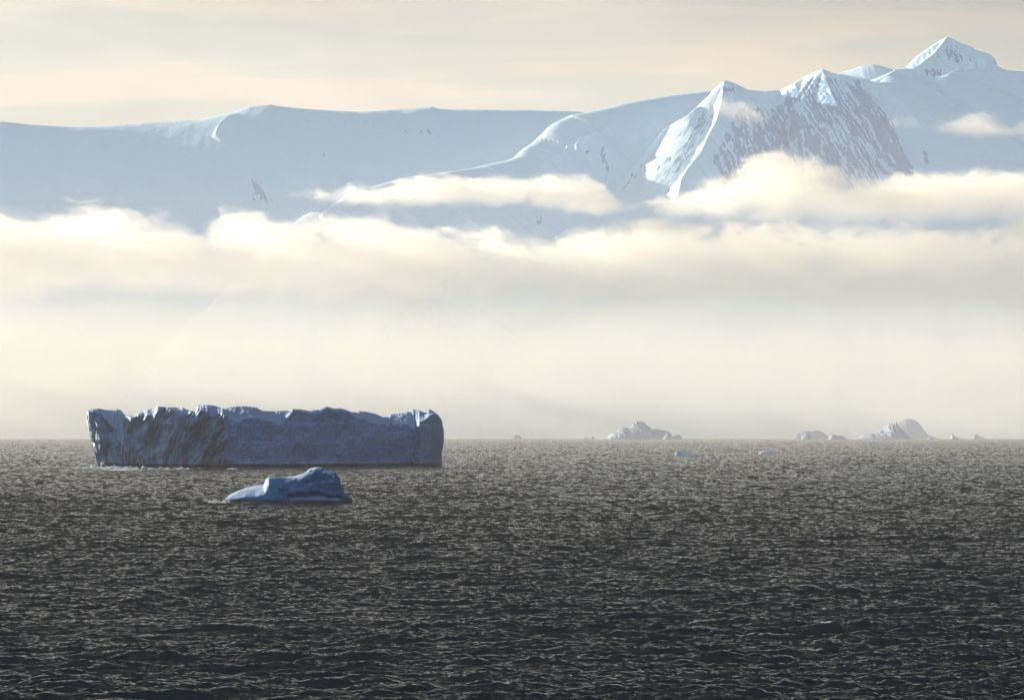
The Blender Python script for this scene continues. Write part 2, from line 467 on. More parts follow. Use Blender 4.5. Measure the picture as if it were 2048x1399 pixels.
def poly_mask(px, py, poly, soft):
    pa = np.array(poly, float)
    sel = (px > pa[:, 0].min() - soft) & (px < pa[:, 0].max() + soft) & (py > pa[:, 1].min() - soft) & (py < pa[:, 1].max() + soft)
    out = np.zeros(px.shape); out[sel] = _poly_mask(px[sel], py[sel], poly, soft)
    return out


def _poly_mask(px, py, poly, soft):
    """soft inside mask of a polygon in picture rows and columns (signed distance / soft)"""
    inside = np.zeros(px.shape, bool); best = np.full(px.shape, 1e9)
    n = len(poly)
    for i in range(n):
        x0, y0 = poly[i]; x1, y1 = poly[(i + 1) % n]
        c = ((y0 > py) != (y1 > py)) & (px < (x1 - x0) * (py - y0) / ((y1 - y0) if y1 != y0 else 1e-9) + x0)
        inside ^= c
        dx, dy = x1 - x0, y1 - y0
        t = np.clip(((px - x0) * dx + (py - y0) * dy) / (dx * dx + dy * dy + 1e-9), 0, 1)
        best = np.minimum(best, np.hypot(px - x0 - t * dx, py - y0 - t * dy))
    return np.clip(np.where(inside, best, -best) / soft * 0.5 + 0.5, 0, 1)


def build_mountains():
    xs = np.concatenate([np.arange(-2600, -330, 25.0), np.arange(-330, 2380, 1.75)])
    th = np.arctan((xs - CX) / F)
    yy = np.concatenate([np.arange(20700, 22300, 32), np.arange(22300, 25300, 7.0), np.arange(25300, 28600, 12.0)])
    YY, TH = np.meshgrid(yy, th, indexing='ij')
    X = YY * np.tan(TH); Y = YY.copy()
    Zb = np.full(X.shape, -60.0)
    wx = 60 * fbm(X / 900, Y / 900, None, 3, 3); wy = 60 * fbm(X / 900, Y / 900, None, 9, 3)
    for kind, pts, slope, ga, gw in RIDGES:
        P = []
        for (a, c, km) in pts:
            x, y, z = pt(a, c, km * 1000.0)
            P.append((float(x), float(y), float(z)))
        if kind in ('l', 'd', 's'):
            dist, zr, s, side = seg_dist(X + wx * 0.3, Y + wy * 0.3, P)
        else:
            dist, zr, s, side = seg_dist(X, Y, P)
        if kind in ('l', 's'):
            PA = np.array(P); sc_ = np.concatenate([[0], np.cumsum(np.hypot(np.diff(PA[:, 0]), np.diff(PA[:, 1])))])
            tb = np.arange(0, sc_[-1], 20.0); zt = np.interp(tb, sc_, PA[:, 2])
            kr = np.exp(-np.linspace(-2.5, 2.5, 121) ** 2); kr /= kr.sum()
            if len(tb) > 130:
                zs = np.convolve(np.pad(zt, 60, mode='edge'), kr, mode='valid')
                zm = np.interp(s, tb, zs).astype(np.float32)
                zr = zr + (zm - zr) * (1 - np.exp(-dist / 110))
        g = fbm(s / gw, dist / (gw * 14), None, 31 + int(gw), 4, 0.55)
        amp = np.minimum(dist * 0.22, ga * 2.2)
        if kind == 'p':
            h = zr - slope * dist - (g + 0.15) * amp * 2 - 9 * np.clip(dist / 80, 0, 1) * fbm(s / (gw * .35), dist / (gw * 9), None, 91, 3, 0.6)
            h = h + 6 * fbm(X / 45, Y / 45, None, 55, 4) * np.clip(dist / 60, 0, 1)
        elif kind == 'd':
            dd = np.maximum(dist - 0, 0)
            h = zr - np.where(side > 0, 1, 1) * (slope * dd * dd / (dd + 260)) - g * amp * 0.8
            h = np.where(side > 0, h + 34 * (1 - np.exp(-dd / 60)), zr - 0.8 * dd)
        else:
            dd = dist
            h = zr - slope * dd * dd / (dd + 200) - g * amp
        # below 900 m the snow apron steepens to ice cliffs at the sea
        Zb = np.maximum(Zb, h)
    Zb = Zb + 10 * fbm(X / 500, Y / 500, None, 66, 4)
    # the coast: slopes end in the sea short of the strait
    coast = (Y - 21000 - 120 * fbm(X / 400, X * 0, None, 71, 3)) * 1.2
    Zb = np.minimum(Zb, np.where(coast > 0, coast, -60))
    FX, FY = proj(X, Y, Zb)
    # thin snow crests running down the faces: (polyline in the picture, height, width)
    def crest(poly, hgt, wid):
        nonlocal Zb
        pa = np.array(poly, float); R5 = wid * 5 + 2
        sel = (FX > pa[:, 0].min() - R5) & (FX < pa[:, 0].max() + R5) & (FY > pa[:, 1].min() - R5) & (FY < pa[:, 1].max() + R5)
        PX = FX[sel]; PY = FY[sel]
        best = np.full(PX.shape, 1e9); sgn = np.zeros(PX.shape); tt = np.zeros(PX.shape)
        N = len(poly) - 1
        for i, ((x0, y0), (x1, y1)) in enumerate(zip(poly[:-1], poly[1:])):
            dx, dy = x1 - x0, y1 - y0
            t = np.clip(((PX - x0) * dx + (PY - y0) * dy) / (dx * dx + dy * dy), 0, 1)
            qx, qy = PX - x0 - t * dx, PY - y0 - t * dy
            dd = np.hypot(qx, qy); m = dd < best
            best[m] = dd[m]; sgn[m] = (dx * qy - dy * qx)[m]; tt[m] = ((i + t) / N)[m]
        taper = np.sqrt(np.clip(tt * (1 - tt) * 4, 0, 1))
        side = np.sign(sgn)
        # steep on the left (sunny) side, long on the other
        k = np.where(side > 0, np.clip(1 - best / wid, 0, 1), np.clip(1 - best / (wid * 5), 0, 1) ** 1.5)
        Zb[sel] += (hgt * taper * k)
    crest([(478, 231), (455, 243), (438, 258), (428, 276)], 45, 5)
    crest([(1215, 255), (1165, 282), (1150, 300), (1110, 322), (1085, 338), (1068, 352)], 45, 3)
    crest([(1400, 215), (1375, 245), (1345, 262), (1315, 272)], 50, 4)
    crest([(735, 360), (700, 375), (655, 398)], 45, 4)
    crest([(720, 408), (680, 415), (640, 436)], 45, 4)
    crest([(1240, 425), (1215, 435), (1205, 448)], 30, 3)
    crest([(1200, 452), (1160, 462), (1112, 475)], 55, 6)
    crest([(1925, 140), (1905, 150), (1890, 162), (1870, 166)], 30, 3)
    crest([(900, 588), (850, 612), (800, 645), (740, 690)], 60, 4)
    crest([(860, 620), (820, 650), (780, 672)], 50, 4)
    PX, PY = proj(X, Y, Zb)
    # rock: where it shows in the faces
    rock = np.full(PX.shape, -1.0)
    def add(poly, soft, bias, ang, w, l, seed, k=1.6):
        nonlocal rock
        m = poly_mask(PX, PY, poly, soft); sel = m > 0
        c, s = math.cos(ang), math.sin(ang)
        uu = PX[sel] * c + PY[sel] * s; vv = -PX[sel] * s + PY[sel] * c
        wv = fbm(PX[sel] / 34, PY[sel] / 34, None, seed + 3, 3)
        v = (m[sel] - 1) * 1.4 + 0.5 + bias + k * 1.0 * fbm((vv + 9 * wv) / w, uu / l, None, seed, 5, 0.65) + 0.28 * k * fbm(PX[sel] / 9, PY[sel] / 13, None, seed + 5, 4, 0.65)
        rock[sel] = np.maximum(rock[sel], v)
    dn = R(58)      # fall line, down to the right
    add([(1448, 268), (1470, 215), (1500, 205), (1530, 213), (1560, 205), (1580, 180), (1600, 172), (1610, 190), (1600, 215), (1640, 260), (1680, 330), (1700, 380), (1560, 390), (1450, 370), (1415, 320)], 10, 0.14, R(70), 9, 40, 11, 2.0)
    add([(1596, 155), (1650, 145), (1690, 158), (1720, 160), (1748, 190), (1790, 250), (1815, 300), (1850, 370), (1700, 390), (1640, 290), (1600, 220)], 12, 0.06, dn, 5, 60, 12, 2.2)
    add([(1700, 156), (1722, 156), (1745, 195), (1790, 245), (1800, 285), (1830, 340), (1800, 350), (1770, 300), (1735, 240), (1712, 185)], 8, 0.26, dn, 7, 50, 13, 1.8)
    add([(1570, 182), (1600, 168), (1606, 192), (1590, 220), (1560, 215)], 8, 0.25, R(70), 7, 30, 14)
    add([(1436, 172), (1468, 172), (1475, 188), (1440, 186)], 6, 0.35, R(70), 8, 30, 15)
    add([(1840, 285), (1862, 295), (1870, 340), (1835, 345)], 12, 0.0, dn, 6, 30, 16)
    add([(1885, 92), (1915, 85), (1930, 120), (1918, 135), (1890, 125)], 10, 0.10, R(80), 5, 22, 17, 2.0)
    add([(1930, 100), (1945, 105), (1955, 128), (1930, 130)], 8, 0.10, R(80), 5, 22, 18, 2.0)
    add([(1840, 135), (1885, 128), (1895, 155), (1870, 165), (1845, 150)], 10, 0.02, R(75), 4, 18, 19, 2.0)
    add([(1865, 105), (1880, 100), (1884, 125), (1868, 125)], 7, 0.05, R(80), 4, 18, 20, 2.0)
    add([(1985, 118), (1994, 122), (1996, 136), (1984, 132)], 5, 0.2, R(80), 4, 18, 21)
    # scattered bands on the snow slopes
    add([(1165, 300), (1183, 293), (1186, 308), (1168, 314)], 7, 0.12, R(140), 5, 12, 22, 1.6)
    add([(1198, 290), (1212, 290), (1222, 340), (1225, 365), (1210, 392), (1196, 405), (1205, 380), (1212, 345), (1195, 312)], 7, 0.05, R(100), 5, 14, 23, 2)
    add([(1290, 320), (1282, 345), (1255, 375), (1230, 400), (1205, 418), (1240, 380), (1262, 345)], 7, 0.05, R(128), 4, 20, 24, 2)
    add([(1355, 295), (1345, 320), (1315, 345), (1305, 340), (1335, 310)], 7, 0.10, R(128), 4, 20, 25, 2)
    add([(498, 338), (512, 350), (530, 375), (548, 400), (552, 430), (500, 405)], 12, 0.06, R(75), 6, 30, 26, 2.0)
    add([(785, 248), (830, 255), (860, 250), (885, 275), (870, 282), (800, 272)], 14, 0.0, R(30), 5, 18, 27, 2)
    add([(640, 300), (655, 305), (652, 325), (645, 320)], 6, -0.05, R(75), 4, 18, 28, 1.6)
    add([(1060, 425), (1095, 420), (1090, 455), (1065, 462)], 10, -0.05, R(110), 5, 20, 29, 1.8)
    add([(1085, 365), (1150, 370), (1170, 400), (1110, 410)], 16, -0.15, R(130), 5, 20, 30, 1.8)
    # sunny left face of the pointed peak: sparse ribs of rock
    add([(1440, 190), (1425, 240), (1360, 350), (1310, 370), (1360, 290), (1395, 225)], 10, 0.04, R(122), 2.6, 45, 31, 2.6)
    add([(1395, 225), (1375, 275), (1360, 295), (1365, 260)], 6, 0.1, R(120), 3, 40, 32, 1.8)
    co = np.stack([X, Y, Zb], -1)
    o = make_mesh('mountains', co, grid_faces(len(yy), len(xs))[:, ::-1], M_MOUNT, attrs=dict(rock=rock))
    tag(o, kind='structure')


build_mountains()


# ------------------------------------------------------------------ big tabular iceberg
def interp(pts, x):
    p = np.array(pts, float); return np.interp(x, p[:, 0], p[:, 1])


SKYL = [(173, 828), (174.5, 822), (176, 820), (185, 817.3), (198, 816), (206, 818.5), (220, 820), (229, 818), (237, 820), (241, 825), (249, 828), (256.5, 830.6), (266.6, 832), (274, 827), (287, 820.5), (294.6, 817.5), (311, 817), (314, 812), (325, 812.5), (337.7, 814), (350, 813.5), (365.7, 814.8), (381, 821), (392, 820), (397, 810.5), (407.5, 808.6), (419, 809), (431, 811), (448.5, 817.3), (461, 814), (471.4, 812), (494, 811.8), (513, 814.8), (526, 821), (545, 821.7), (568, 820.5), (584, 823), (586, 817), (601, 817.7), (621, 821), (627.6, 819), (640, 818.4), (654, 812), (668, 816), (684, 816), (697, 820.5), (706, 824), (717, 824), (718, 821), (735, 823), (754, 828), (767, 834), (778, 833), (783.5, 828), (802.5, 826), (818, 822), (825, 818.4), (840.6, 820.5), (851, 825), (861, 818), (868.5, 822), (878.7, 828.7), (884, 837), (886, 842)]
LIP = [(173, 829), (176, 821), (198, 818), (206, 830), (215, 845), (225, 855), (240, 850), (249, 836), (256, 833), (266, 834), (272, 829), (278, 826), (290, 826), (305, 827), (313, 824), (315, 812.5), (325, 813.5), (337, 815), (345, 817), (365, 823), (375, 828), (381, 820.5), (385, 825), (390, 826), (396, 817), (417, 820), (418, 829), (428, 832), (438, 823), (447, 824), (456, 836), (462, 836), (476, 842), (485, 836), (497, 832.5), (513, 833), (530, 838), (545, 840), (556, 846), (566, 842), (578, 828), (586, 818.5), (601, 819), (621, 822.5), (628, 820.5), (640, 819.5), (654, 813), (668, 817), (684, 817.5), (697, 821.5), (706, 828), (712, 833), (730, 836), (745, 843), (755, 845), (768, 845), (775, 848), (781, 842), (786, 847), (800, 845), (815, 846), (820, 850), (828, 858), (832, 852), (840, 842), (850, 838), (861, 830), (868, 826), (879, 830.5), (886, 844)]
LEDGE = [(820, 173), (841, 175), (851, 179.7), (866, 180), (880, 181), (886.5, 188), (904, 189), (917, 192), (930, 196), (940, 200)]
REDGE = [(820, 884), (838, 884), (844.6, 884.6), (861, 887.6), (877.6, 888), (899, 885), (914, 882), (927, 884.4), (940, 883)]


def build_tabular():
    nu, nw, ntop, nb_ = 1150, 210, 90, 50
    u = np.linspace(0, 1, nu)
    X0, X1 = 173.0, 886.0
    xs = X0 + (X1 - X0) * u
    Yf0 = interp([(173, 1776), (176, 1775), (190, 1774), (240, 1766), (270, 1760), (330, 1749), (400, 1736), (448, 1728), (458, 1731), (600, 1762), (740, 1792), (822, 1812), (832, 1806), (860, 1815), (878, 1830), (886, 1870)], xs)
    skl = interp(SKYL, xs) + 1.8 * fbm(xs / 6, xs * 0, None, 4, 4); lip = np.maximum(interp(LIP, xs) + 1.0 * fbm(xs / 6, xs * 0, None, 8, 4), skl + 0.4)
    rows = []
    # wall, from under water to the lip
    T = np.linspace(0, 1, nw)[:, None]
    PX = xs[None, :] + 0 * T
    bot = 944.0
    PY = bot + (lip[None, :] - bot) * T
    ul = interp(LEDGE, PY.ravel()).reshape(PY.shape); ur = interp(REDGE, PY.ravel()).reshape(PY.shape)
    PXe = ul + (ur - ul) * u[None, :]
    # edge roughness
    en = np.exp(-((u[None, :]) / 0.02) ** 2) + np.exp(-((1 - u[None, :]) / 0.02) ** 2)
    PXe = PXe + en * 2.2 * fbm(PY / 7, PY * 0 + 3.3 + (u[None, :] > .5), None, 21, 4)
    left = 1 - sstep(PX, 440, 462); mid = 1 - left
    # relief in metres, positive goes back
    sh = PX + (PY - 870) * interp([(173, 0.1), (260, 0.15), (330, 0.5), (440, 0.75), (460, 0.1), (886, 0.05)], PX)
    warp = 6 * fbm(PX / 30, PY / 25, None, 2, 3)
    rel = left * (5.0 * np.abs(fbm((sh + warp) / 30, PY / 75, None, 12, 3)) * 2 + 2.0 * fbm((sh + warp) / 11, PY / 38, None, 14, 5, 0.6) + 1.3 * fbm(sh / 3.5, PY / 9, None, 15, 4, 0.65))
    rel = rel + mid * (3.5 * fbm(sh / 60, PY / 50, None, 16, 4) + 1.8 * fbm((sh + warp) / 13, PY / 16, None, 18, 5, 0.62) + 0.8 * fbm(sh / 4, PY / 5, None, 20, 3, 0.7))
    rel = rel + left * (10.0 * crystal((sh + warp) / 30, PY / 46, 3) + 2.4 * crystal((sh + 2 * warp) / 11, PY / 21, 5)) + mid * (1.6 * crystal((sh + warp) / 34, PY / 40, 7) + 0.8 * crystal(sh / 9, PY / 11, 9))
    # faceting of the left part: planes that step like calved slabs
    cellx = (sh + warp) / 23.0
    saw = (cellx - np.floor(cellx))
    rel = rel + left * 3.0 * (saw - 0.5) * (0.6 + perlin(np.floor(cellx) + .5, PY / 60, None, 4) * 1.8)
    rel = rel - left * 3.2 * np.clip(fbm((sh + warp) / 7.5, PY / 60, None, 23, 4, 0.55, True) - 0.12, 0, 1) * 2 - mid * 0.8 * np.clip(fbm((sh + warp) / 9, PY / 50, None, 25, 4, 0.55, True) - 0.15, 0, 1) * 2
    # caves, buttress, grooves
    def dent(cx, cy, wx, wy, a, p=2):
        return a * np.exp(-(np.abs((PX - cx + 3 * warp * .3) / wx) ** p) - (np.abs((PY - cy) / wy) ** p))
    rel = rel + dent(293, 880, 10, 18, 6, 3) + dent(281, 905, 9, 16, 4, 3) + dent(335, 848, 14, 10, -3) + dent(370, 838, 22, 10, -2.5, 3)
    rel = rel + dent(230, 850, 26, 26, 8) + dent(262, 840, 5, 14, -4) + dent(190, 845, 10, 30, -2)
    rel = rel + dent(325, 828, 7, 14, 4, 4) + dent(269, 835, 6, 9, 3, 3) + dent(395, 885, 18, 40, 4.5) + dent(355, 905, 14, 30, 4)
    rel = rel + dent(450, 860, 6, 60, -2) + dent(832, 890, 5, 50, 5, 4) + dent(858, 880, 18, 60, -2)
    rel = rel * (0.55 + 0.45 * sstep(u, 0.0, 0.04))[None, :]
    # ledge profile: wall leans back a little to the top, undercut at the water
    zfrac = T
    rel = rel + 3.5 * zfrac ** 2 - 1.5 * (1 - zfrac) ** 3
    rel = rel + 3.0 * np.exp(-((PY - 934) / 3.5) ** 2) * (1 - 0.6 * left)
    rel = rel - 0.6 * np.exp(-((PY - 927) / 2.5) ** 2) * mid
    lipround = np.clip((T - 0.965) / 0.035, 0, 1) ** 2 * 2.5
    YW = Yf0[None, :] + rel + lipround
    a, c = dirs(PXe, PY)
    # heights are set at the plain wall distance, relief moves only in depth along x-y rays
    Zw = CAMH + c * Yf0[None, :]
    Xw = a * YW
    wall = np.stack([Xw, YW, Zw], -1)
    # top: from the lip back to the skyline, then on to the rear edge
    depth = 62 + 10 * np.sin(u * 9) - 30 * (np.exp(-(u / .03) ** 2) + np.exp(-((1 - u) / .03) ** 2))
    S = np.linspace(0, 1, ntop)[1:, None]
    Yl = YW[-1][None, :]
    YT = Yl + depth[None, :] * S
    kk = np.arange(nu)
    py_t = lip[None, :] + (skl - lip)[None, :] * sstep(S, 0.0, 0.75) ** 0.7
    ax, cx_ = dirs(PXe[-1][None, :] + 0 * S, py_t)
    Zt = CAMH + cx_ * (Yf0[None, :] + depth[None, :] * S * 0 + (YT - Yf0[None, :]))
    big = fbm(PXe[-1][None, :] / 40 + S * 1.5, S * 2.5, None, 41, 5)
    Zt = Zt + (1.6 * big + 1.3 * fbm(PXe[-1][None, :] / 9, S * 8, None, 43, 5, .65) + 1.0 * (crystal(PXe[-1][None, :] / 16, S * 4, 21) - .4)) * np.sin(np.pi * np.clip(S / .75, 0, 1)) * np.clip((lip - skl)[None, :] / 8, 0, 1)
    Zt = Zt - sstep(S, 0.78, 1.0) * 3.0
    top = np.stack([ax * YT, YT, Zt], -1)
    # rear wall
    Q = np.linspace(0, 1, nb_)[1:, None]
    pyr = lip[None, :] + (bot - lip)[None, :] * Q
    ulr = interp(LEDGE, pyr.ravel()).reshape(pyr.shape); urr = interp(REDGE, pyr.ravel()).reshape(pyr.shape)
    inw = sstep(Q, 0, .25) * 5.0
    pxr = (ulr + inw) + (urr - ulr - 2 * inw) * u[None, :]
    Yr = top[-1][None, :, 1] + 0 * Q + 3 * fbm(xs[None, :] / 20, Q * 2, None, 47, 4) * np.sin(np.pi * Q)
    k0 = (PXe[-1] - ((ulr[0] + inw[0]) + (urr[0] - ulr[0] - 2 * inw[0]) * u))[None, :] * (1 - Q)
    Xr = dirs(pxr + k0, pyr)[0] * Yr
    Zr = top[-1][None, :, 2] * (1 - Q) + (-3.0) * Q
    rear = np.stack([Xr, Yr, Zr], -1)
    co = np.concatenate([wall, top, rear], 0)
    nr = co.shape[0]
    org = np.array([co[..., 0].mean(), co[..., 1].mean(), 0.0])
    V = (co - org).reshape(-1, 3)
    q = grid_faces(nr, nu)
    # close the two ends with strips from front column to its mirrored rear point
    extra = []
    base = len(V)
    addv = []
    for col, flip in ((0, False), (nu - 1, True)):
        ids = np.arange(nr) * nu + col
        m = nr // 2
        for i in range(m):
            a_, b_, c_, d_ = ids[i], ids[i + 1], ids[nr - 2 - i], ids[nr - 1 - i]
            if i + 1 >= nr - 2 - i: break
            extra.append([a_, b_, c_, d_] if not flip else [d_, c_, b_, a_])
    q = np.concatenate([q, np.array(extra)])
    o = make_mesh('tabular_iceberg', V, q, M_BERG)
    o.location = org
    tag(o, 'huge flat-topped iceberg with sheer grey-blue cliffs, the largest one', 'iceberg')
    return o


build_tabular()


# ------------------------------------------------------------------ small near iceberg, lofted in cross sections
def build_small():
    D = dist_at(1007)
    # stations: px, then section as (depth m from the front line, py) closed loop from front waterline over the top to the back
    # front points keep the shown outline; y rows in picture units
    st = [
        (443, [(4, 1010), (3.8, 1003), (4, 1002.5), (4.5, 1002), (5, 1002), (5.5, 1002), (6, 1002.5), (6.4, 1003), (7, 1010)]),
        (450, [(2.5, 1010), (2.6, 1003), (3, 1000), (4, 998), (5, 997), (6, 997), (7, 998), (7.5, 1000), (8, 1010)]),
        (460, [(1.2, 1010), (1.4, 1004), (2, 998), (3.5, 993), (6, 989), (8, 988), (9, 989), (9.5, 992), (10, 1010)]),
        (475, [(0.5, 1010), (0.7, 1002), (1.3, 995), (3.5, 990), (6.5, 983), (9, 981), (10.5, 982), (11, 988), (11.5, 1010)]),
        (492, [(0.2, 1010), (0.3, 1000), (1.2, 992), (3.5, 987), (7, 979), (10, 975.5), (12, 974.5), (12.6, 980), (13, 1010)]),
        (510, [(0, 1010), (0.1, 1001), (1, 993), (3.5, 986), (7, 976), (10, 973), (12, 970), (13.2, 975), (13.6, 1010)]),
        (528.5, [(0, 1010), (0.1, 998), (1, 988), (3.2, 981), (7, 973), (10, 971), (12, 968), (13.6, 972), (14, 1010)]),
        (531, [(0, 1010), (0.2, 997), (1.2, 985), (2.6, 975), (4.2, 962), (7, 956.5), (11, 957), (13.8, 966), (14.5, 1010)]),
        (538, [(0, 1010), (0.2, 996), (1.0, 982), (1.9, 968), (3.2, 956), (6, 952.8), (11, 954), (14, 962), (15, 1010)]),
        (552, [(0.2, 1010), (0.3, 1000), (1.0, 984), (1.8, 968), (3.4, 956), (6.5, 952), (11, 953), (14.5, 962), (15.5, 1010)]),
        (560, [(0.6, 1010), (0.8, 1003), (1.6, 992), (1.9, 975), (3.4, 957), (6.5, 952.5), (11, 953), (14.8, 962), (16, 1010)]),
        (572, [(1.0, 1010), (1.2, 1004), (3.2, 993), (2.3, 984), (3.8, 962), (6.5, 953.5), (11, 953), (15, 962), (16, 1010)]),
        (590, [(1.2, 1010), (1.3, 1002), (4.0, 992), (2.0, 984), (3.8, 960), (6.2, 951.5), (11, 951), (15, 960), (16, 1010)]),
        (608, [(1.2, 1010), (1.3, 1001.5), (4.2, 991), (1.8, 983), (3.6, 955), (5.5, 947.5), (10, 946), (14.6, 958), (16, 1010)]),
        (618, [(1.2, 1010), (1.3, 1001), (4.4, 989), (1.8, 982), (3.4, 948), (5.2, 938.5), (8, 936), (13, 950), (15.5, 1010)]),
        (630, [(1.2, 1010), (1.3, 1001), (4.4, 987), (1.8, 981), (3.2, 944), (5.2, 934.5), (8, 933), (12.6, 946), (15, 1010)]),
        (642, [(1.2, 1010), (1.3, 1001), (4.3, 989), (1.8, 983), (3.2, 944), (5.0, 935), (8, 933.5), (12, 948), (14.6, 1010)]),
        (654, [(1.2, 1010), (1.3, 1001), (4.2, 992), (1.9, 986), (3.2, 950), (5.2, 942.5), (8, 941), (12, 952), (14, 1010)]),
        (670, [(1.2, 1010), (1.4, 1001), (4.0, 994), (2.2, 989), (3.4, 952), (5.4, 943.5), (8, 943), (11.5, 955), (13.5, 1010)]),
        (680, [(1.4, 1010), (1.6, 1002), (4.0, 995), (2.8, 991), (4.2, 966), (5.6, 955), (8, 954), (10.5, 965), (12.5, 1010)]),
        (683.5, [(1.8, 1010), (2.0, 1003), (4.2, 996), (3.4, 993), (4.6, 985), (5.8, 978), (8, 977), (10, 984), (12, 1010)]),
        (690, [(3.5, 1010), (3.6, 1004), (4.6, 998), (4.2, 995), (5, 990), (6, 986), (8, 985.5), (9.4, 990), (11, 1010)]),
        (699, [(5, 1010), (5, 1003), (5.2, 998), (5.2, 996.5), (5.8, 994), (6.4, 993), (7.4, 993), (8.2, 996), (9, 1010)]),
        (705, [(6, 1010), (6, 1003), (6.1, 1000), (6.2, 999), (6.4, 998), (6.6, 997.5), (7, 997.5), (7.2, 999), (7.5, 1010)]),
    ]
    sx = np.array([s[0] for s in st], float)
    A = np.array([s[1] for s in st], float)      # station, point, (dy, py)
    nu, nv = 520, 260
    us = np.linspace(sx[0], sx[-1], nu)
    vt = np.linspace(0, A.shape[1] - 1, nv)
    # smooth interpolation along both directions (catmull like through dense linear + smoothing)
    def resample(B, old, new):
        out = np.empty((len(new),) + B.shape[1:])
        for idx in np.ndindex(B.shape[1:]):
            out[(slice(None),) + idx] = np.interp(new, old, B[(slice(None),) + idx])
        return out
    G = resample(A, sx, us)                       # nu, pts, 2
    G = np.swapaxes(resample(np.swapaxes(G, 0, 1), np.arange(A.shape[1]), vt), 0, 1)   # nu, nv, 2
    def blur(B, ax, n):
        for _ in range(n):
            B = B.copy()
            s1 = [slice(None)] * 3; s0 = [slice(None)] * 3; s2 = [slice(None)] * 3
            s1[ax] = slice(1, -1); s0[ax] = slice(0, -2); s2[ax] = slice(2, None)
            B[tuple(s1)] = 0.25 * B[tuple(s0)] + 0.5 * B[tuple(s1)] + 0.25 * B[tuple(s2)]
        return B
    G = blur(blur(G, 0, 14), 1, 60)
    U = us[:, None] + 0 * vt[None, :]
    V = vt[None, :] + 0 * us[:, None]
    flu = sstep(V, .5, 2) * (1 - sstep(V, 7.2, 8))
    w1 = 1 - sstep(U, 530, 560)
    n = fbm(U / 22, V * 0.9, None, 61, 5, 0.5); n2 = fbm(U / 6, V * 2.6, None, 63, 4, 0.6)
    nd = fbm((U + G[..., 1] * 0.5) / 14, G[..., 1] / 11, None, 67, 4, 0.5)
    dep = G[..., 0] + flu * ((1 - w1) * (0.5 * nd + 0.15 * n2 + 1.5 * (crystal(U / 34 + G[..., 1] / 60, G[..., 1] / 24, 12) - .4) + 0.5 * (crystal(U / 13, G[..., 1] / 11, 14) - .4)) + w1 * (0.35 * n + .06 * n2))
    pyy = G[..., 1] + (0.9 * n + 0.35 * n2) * flu * (1 - 0.6 * w1)
    Yb = D + dep
    a, c = dirs(U, pyy)
    X = a * Yb
    Z = CAMH + c * (D + 0.0) + 0 * X
    # rows behind the front line rise slightly in picture for the same height: keep the drawn row
    Z = np.where(V > 3.5, CAMH + c * Yb, CAMH + c * (D + np.minimum(dep, 3)))
    co = np.stack([X, Yb, Z], -1)
    org = np.array([co[..., 0].mean(), co[..., 1].mean(), 0.0])
    o = make_mesh('drifting_iceberg', co - org, grid_faces(nu, nv)[:, ::-1], M_FLOE)
    o.location = org
    tag(o, 'small rounded deep blue iceberg with a white ramp, nearest of all', 'iceberg')
    # caps at both tips lie under water or are closed by the tiny end loops
    return o


build_small()


# ------------------------------------------------------------------ surf breaking at the feet of the two near icebergs
def build_surf():
    rs = np.random.RandomState(44)
    m, nb, out = new_mat('white_water')
    p = nb.n('ShaderNodeBsdfPrincipled'); p.inputs['Base Color'].default_value = (0.62, 0.62, 0.57, 1); p.inputs['Roughness'].default_value = 0.9
    nb.link(p.outputs[0], out.inputs['Surface'])
    V, Q, base = [], [], 0
    def blob(px, py, w, h):
        nonlocal base
        Yd = dist_at(py); a, _ = dirs(px, py)
        nu, nv = 14, 9
        uu = np.linspace(0, 1, nu)[:, None]; vv = np.linspace(-1, 1, nv)[None, :]
        n = fbm(uu * 3 + px, vv * 2 + py, None, 5, 4, 0.65)
        x = float(a) * Yd + (uu - .5) * w; y = Yd + vv * w * 0.35
        z = h * np.sin(np.pi * uu) ** 0.7 * (1 - vv ** 2) * (0.75 + 1.5 * n) - 0.15 + 0 * x + sea_z(Yd) + 0.1
        V.append(np.stack([x + 0 * vv, y + 0 * uu, z], -1).reshape(-1, 3)); Q.append(grid_faces(nu, nv)[:, ::-1] + base); base += nu * nv
    for cx, cy, sx, sy, n, wm, hm in ((235, 937.2, 34, 0.9, 30, 5, 1.7), (330, 937.6, 60, 0.8, 34, 4, 1.0), (165, 936.0, 24, 1.0, 12, 4, 0.9), (205, 936.5, 14, .8, 14, 4, 1.5),
                                      (420, 1001.5, 16, 1.2, 22, 0.9, 0.45), (444, 1003.5, 7, 1.2, 16, 0.8, 0.5), (600, 1007.8, 60, 0.4, 10, 0.7, 0.15)):
        for _ in range(n):
            blob(cx + rs.normal() * sx, cy + rs.normal() * sy, wm * rs.uniform(.3, 1.1), hm * rs.uniform(.25, 1))
    o = make_mesh('sea_foam', np.concatenate(V), np.concatenate(Q), m)
    tag(o, 'white surf breaking at the feet of the two near icebergs', 'foam', kind='stuff')


build_surf()


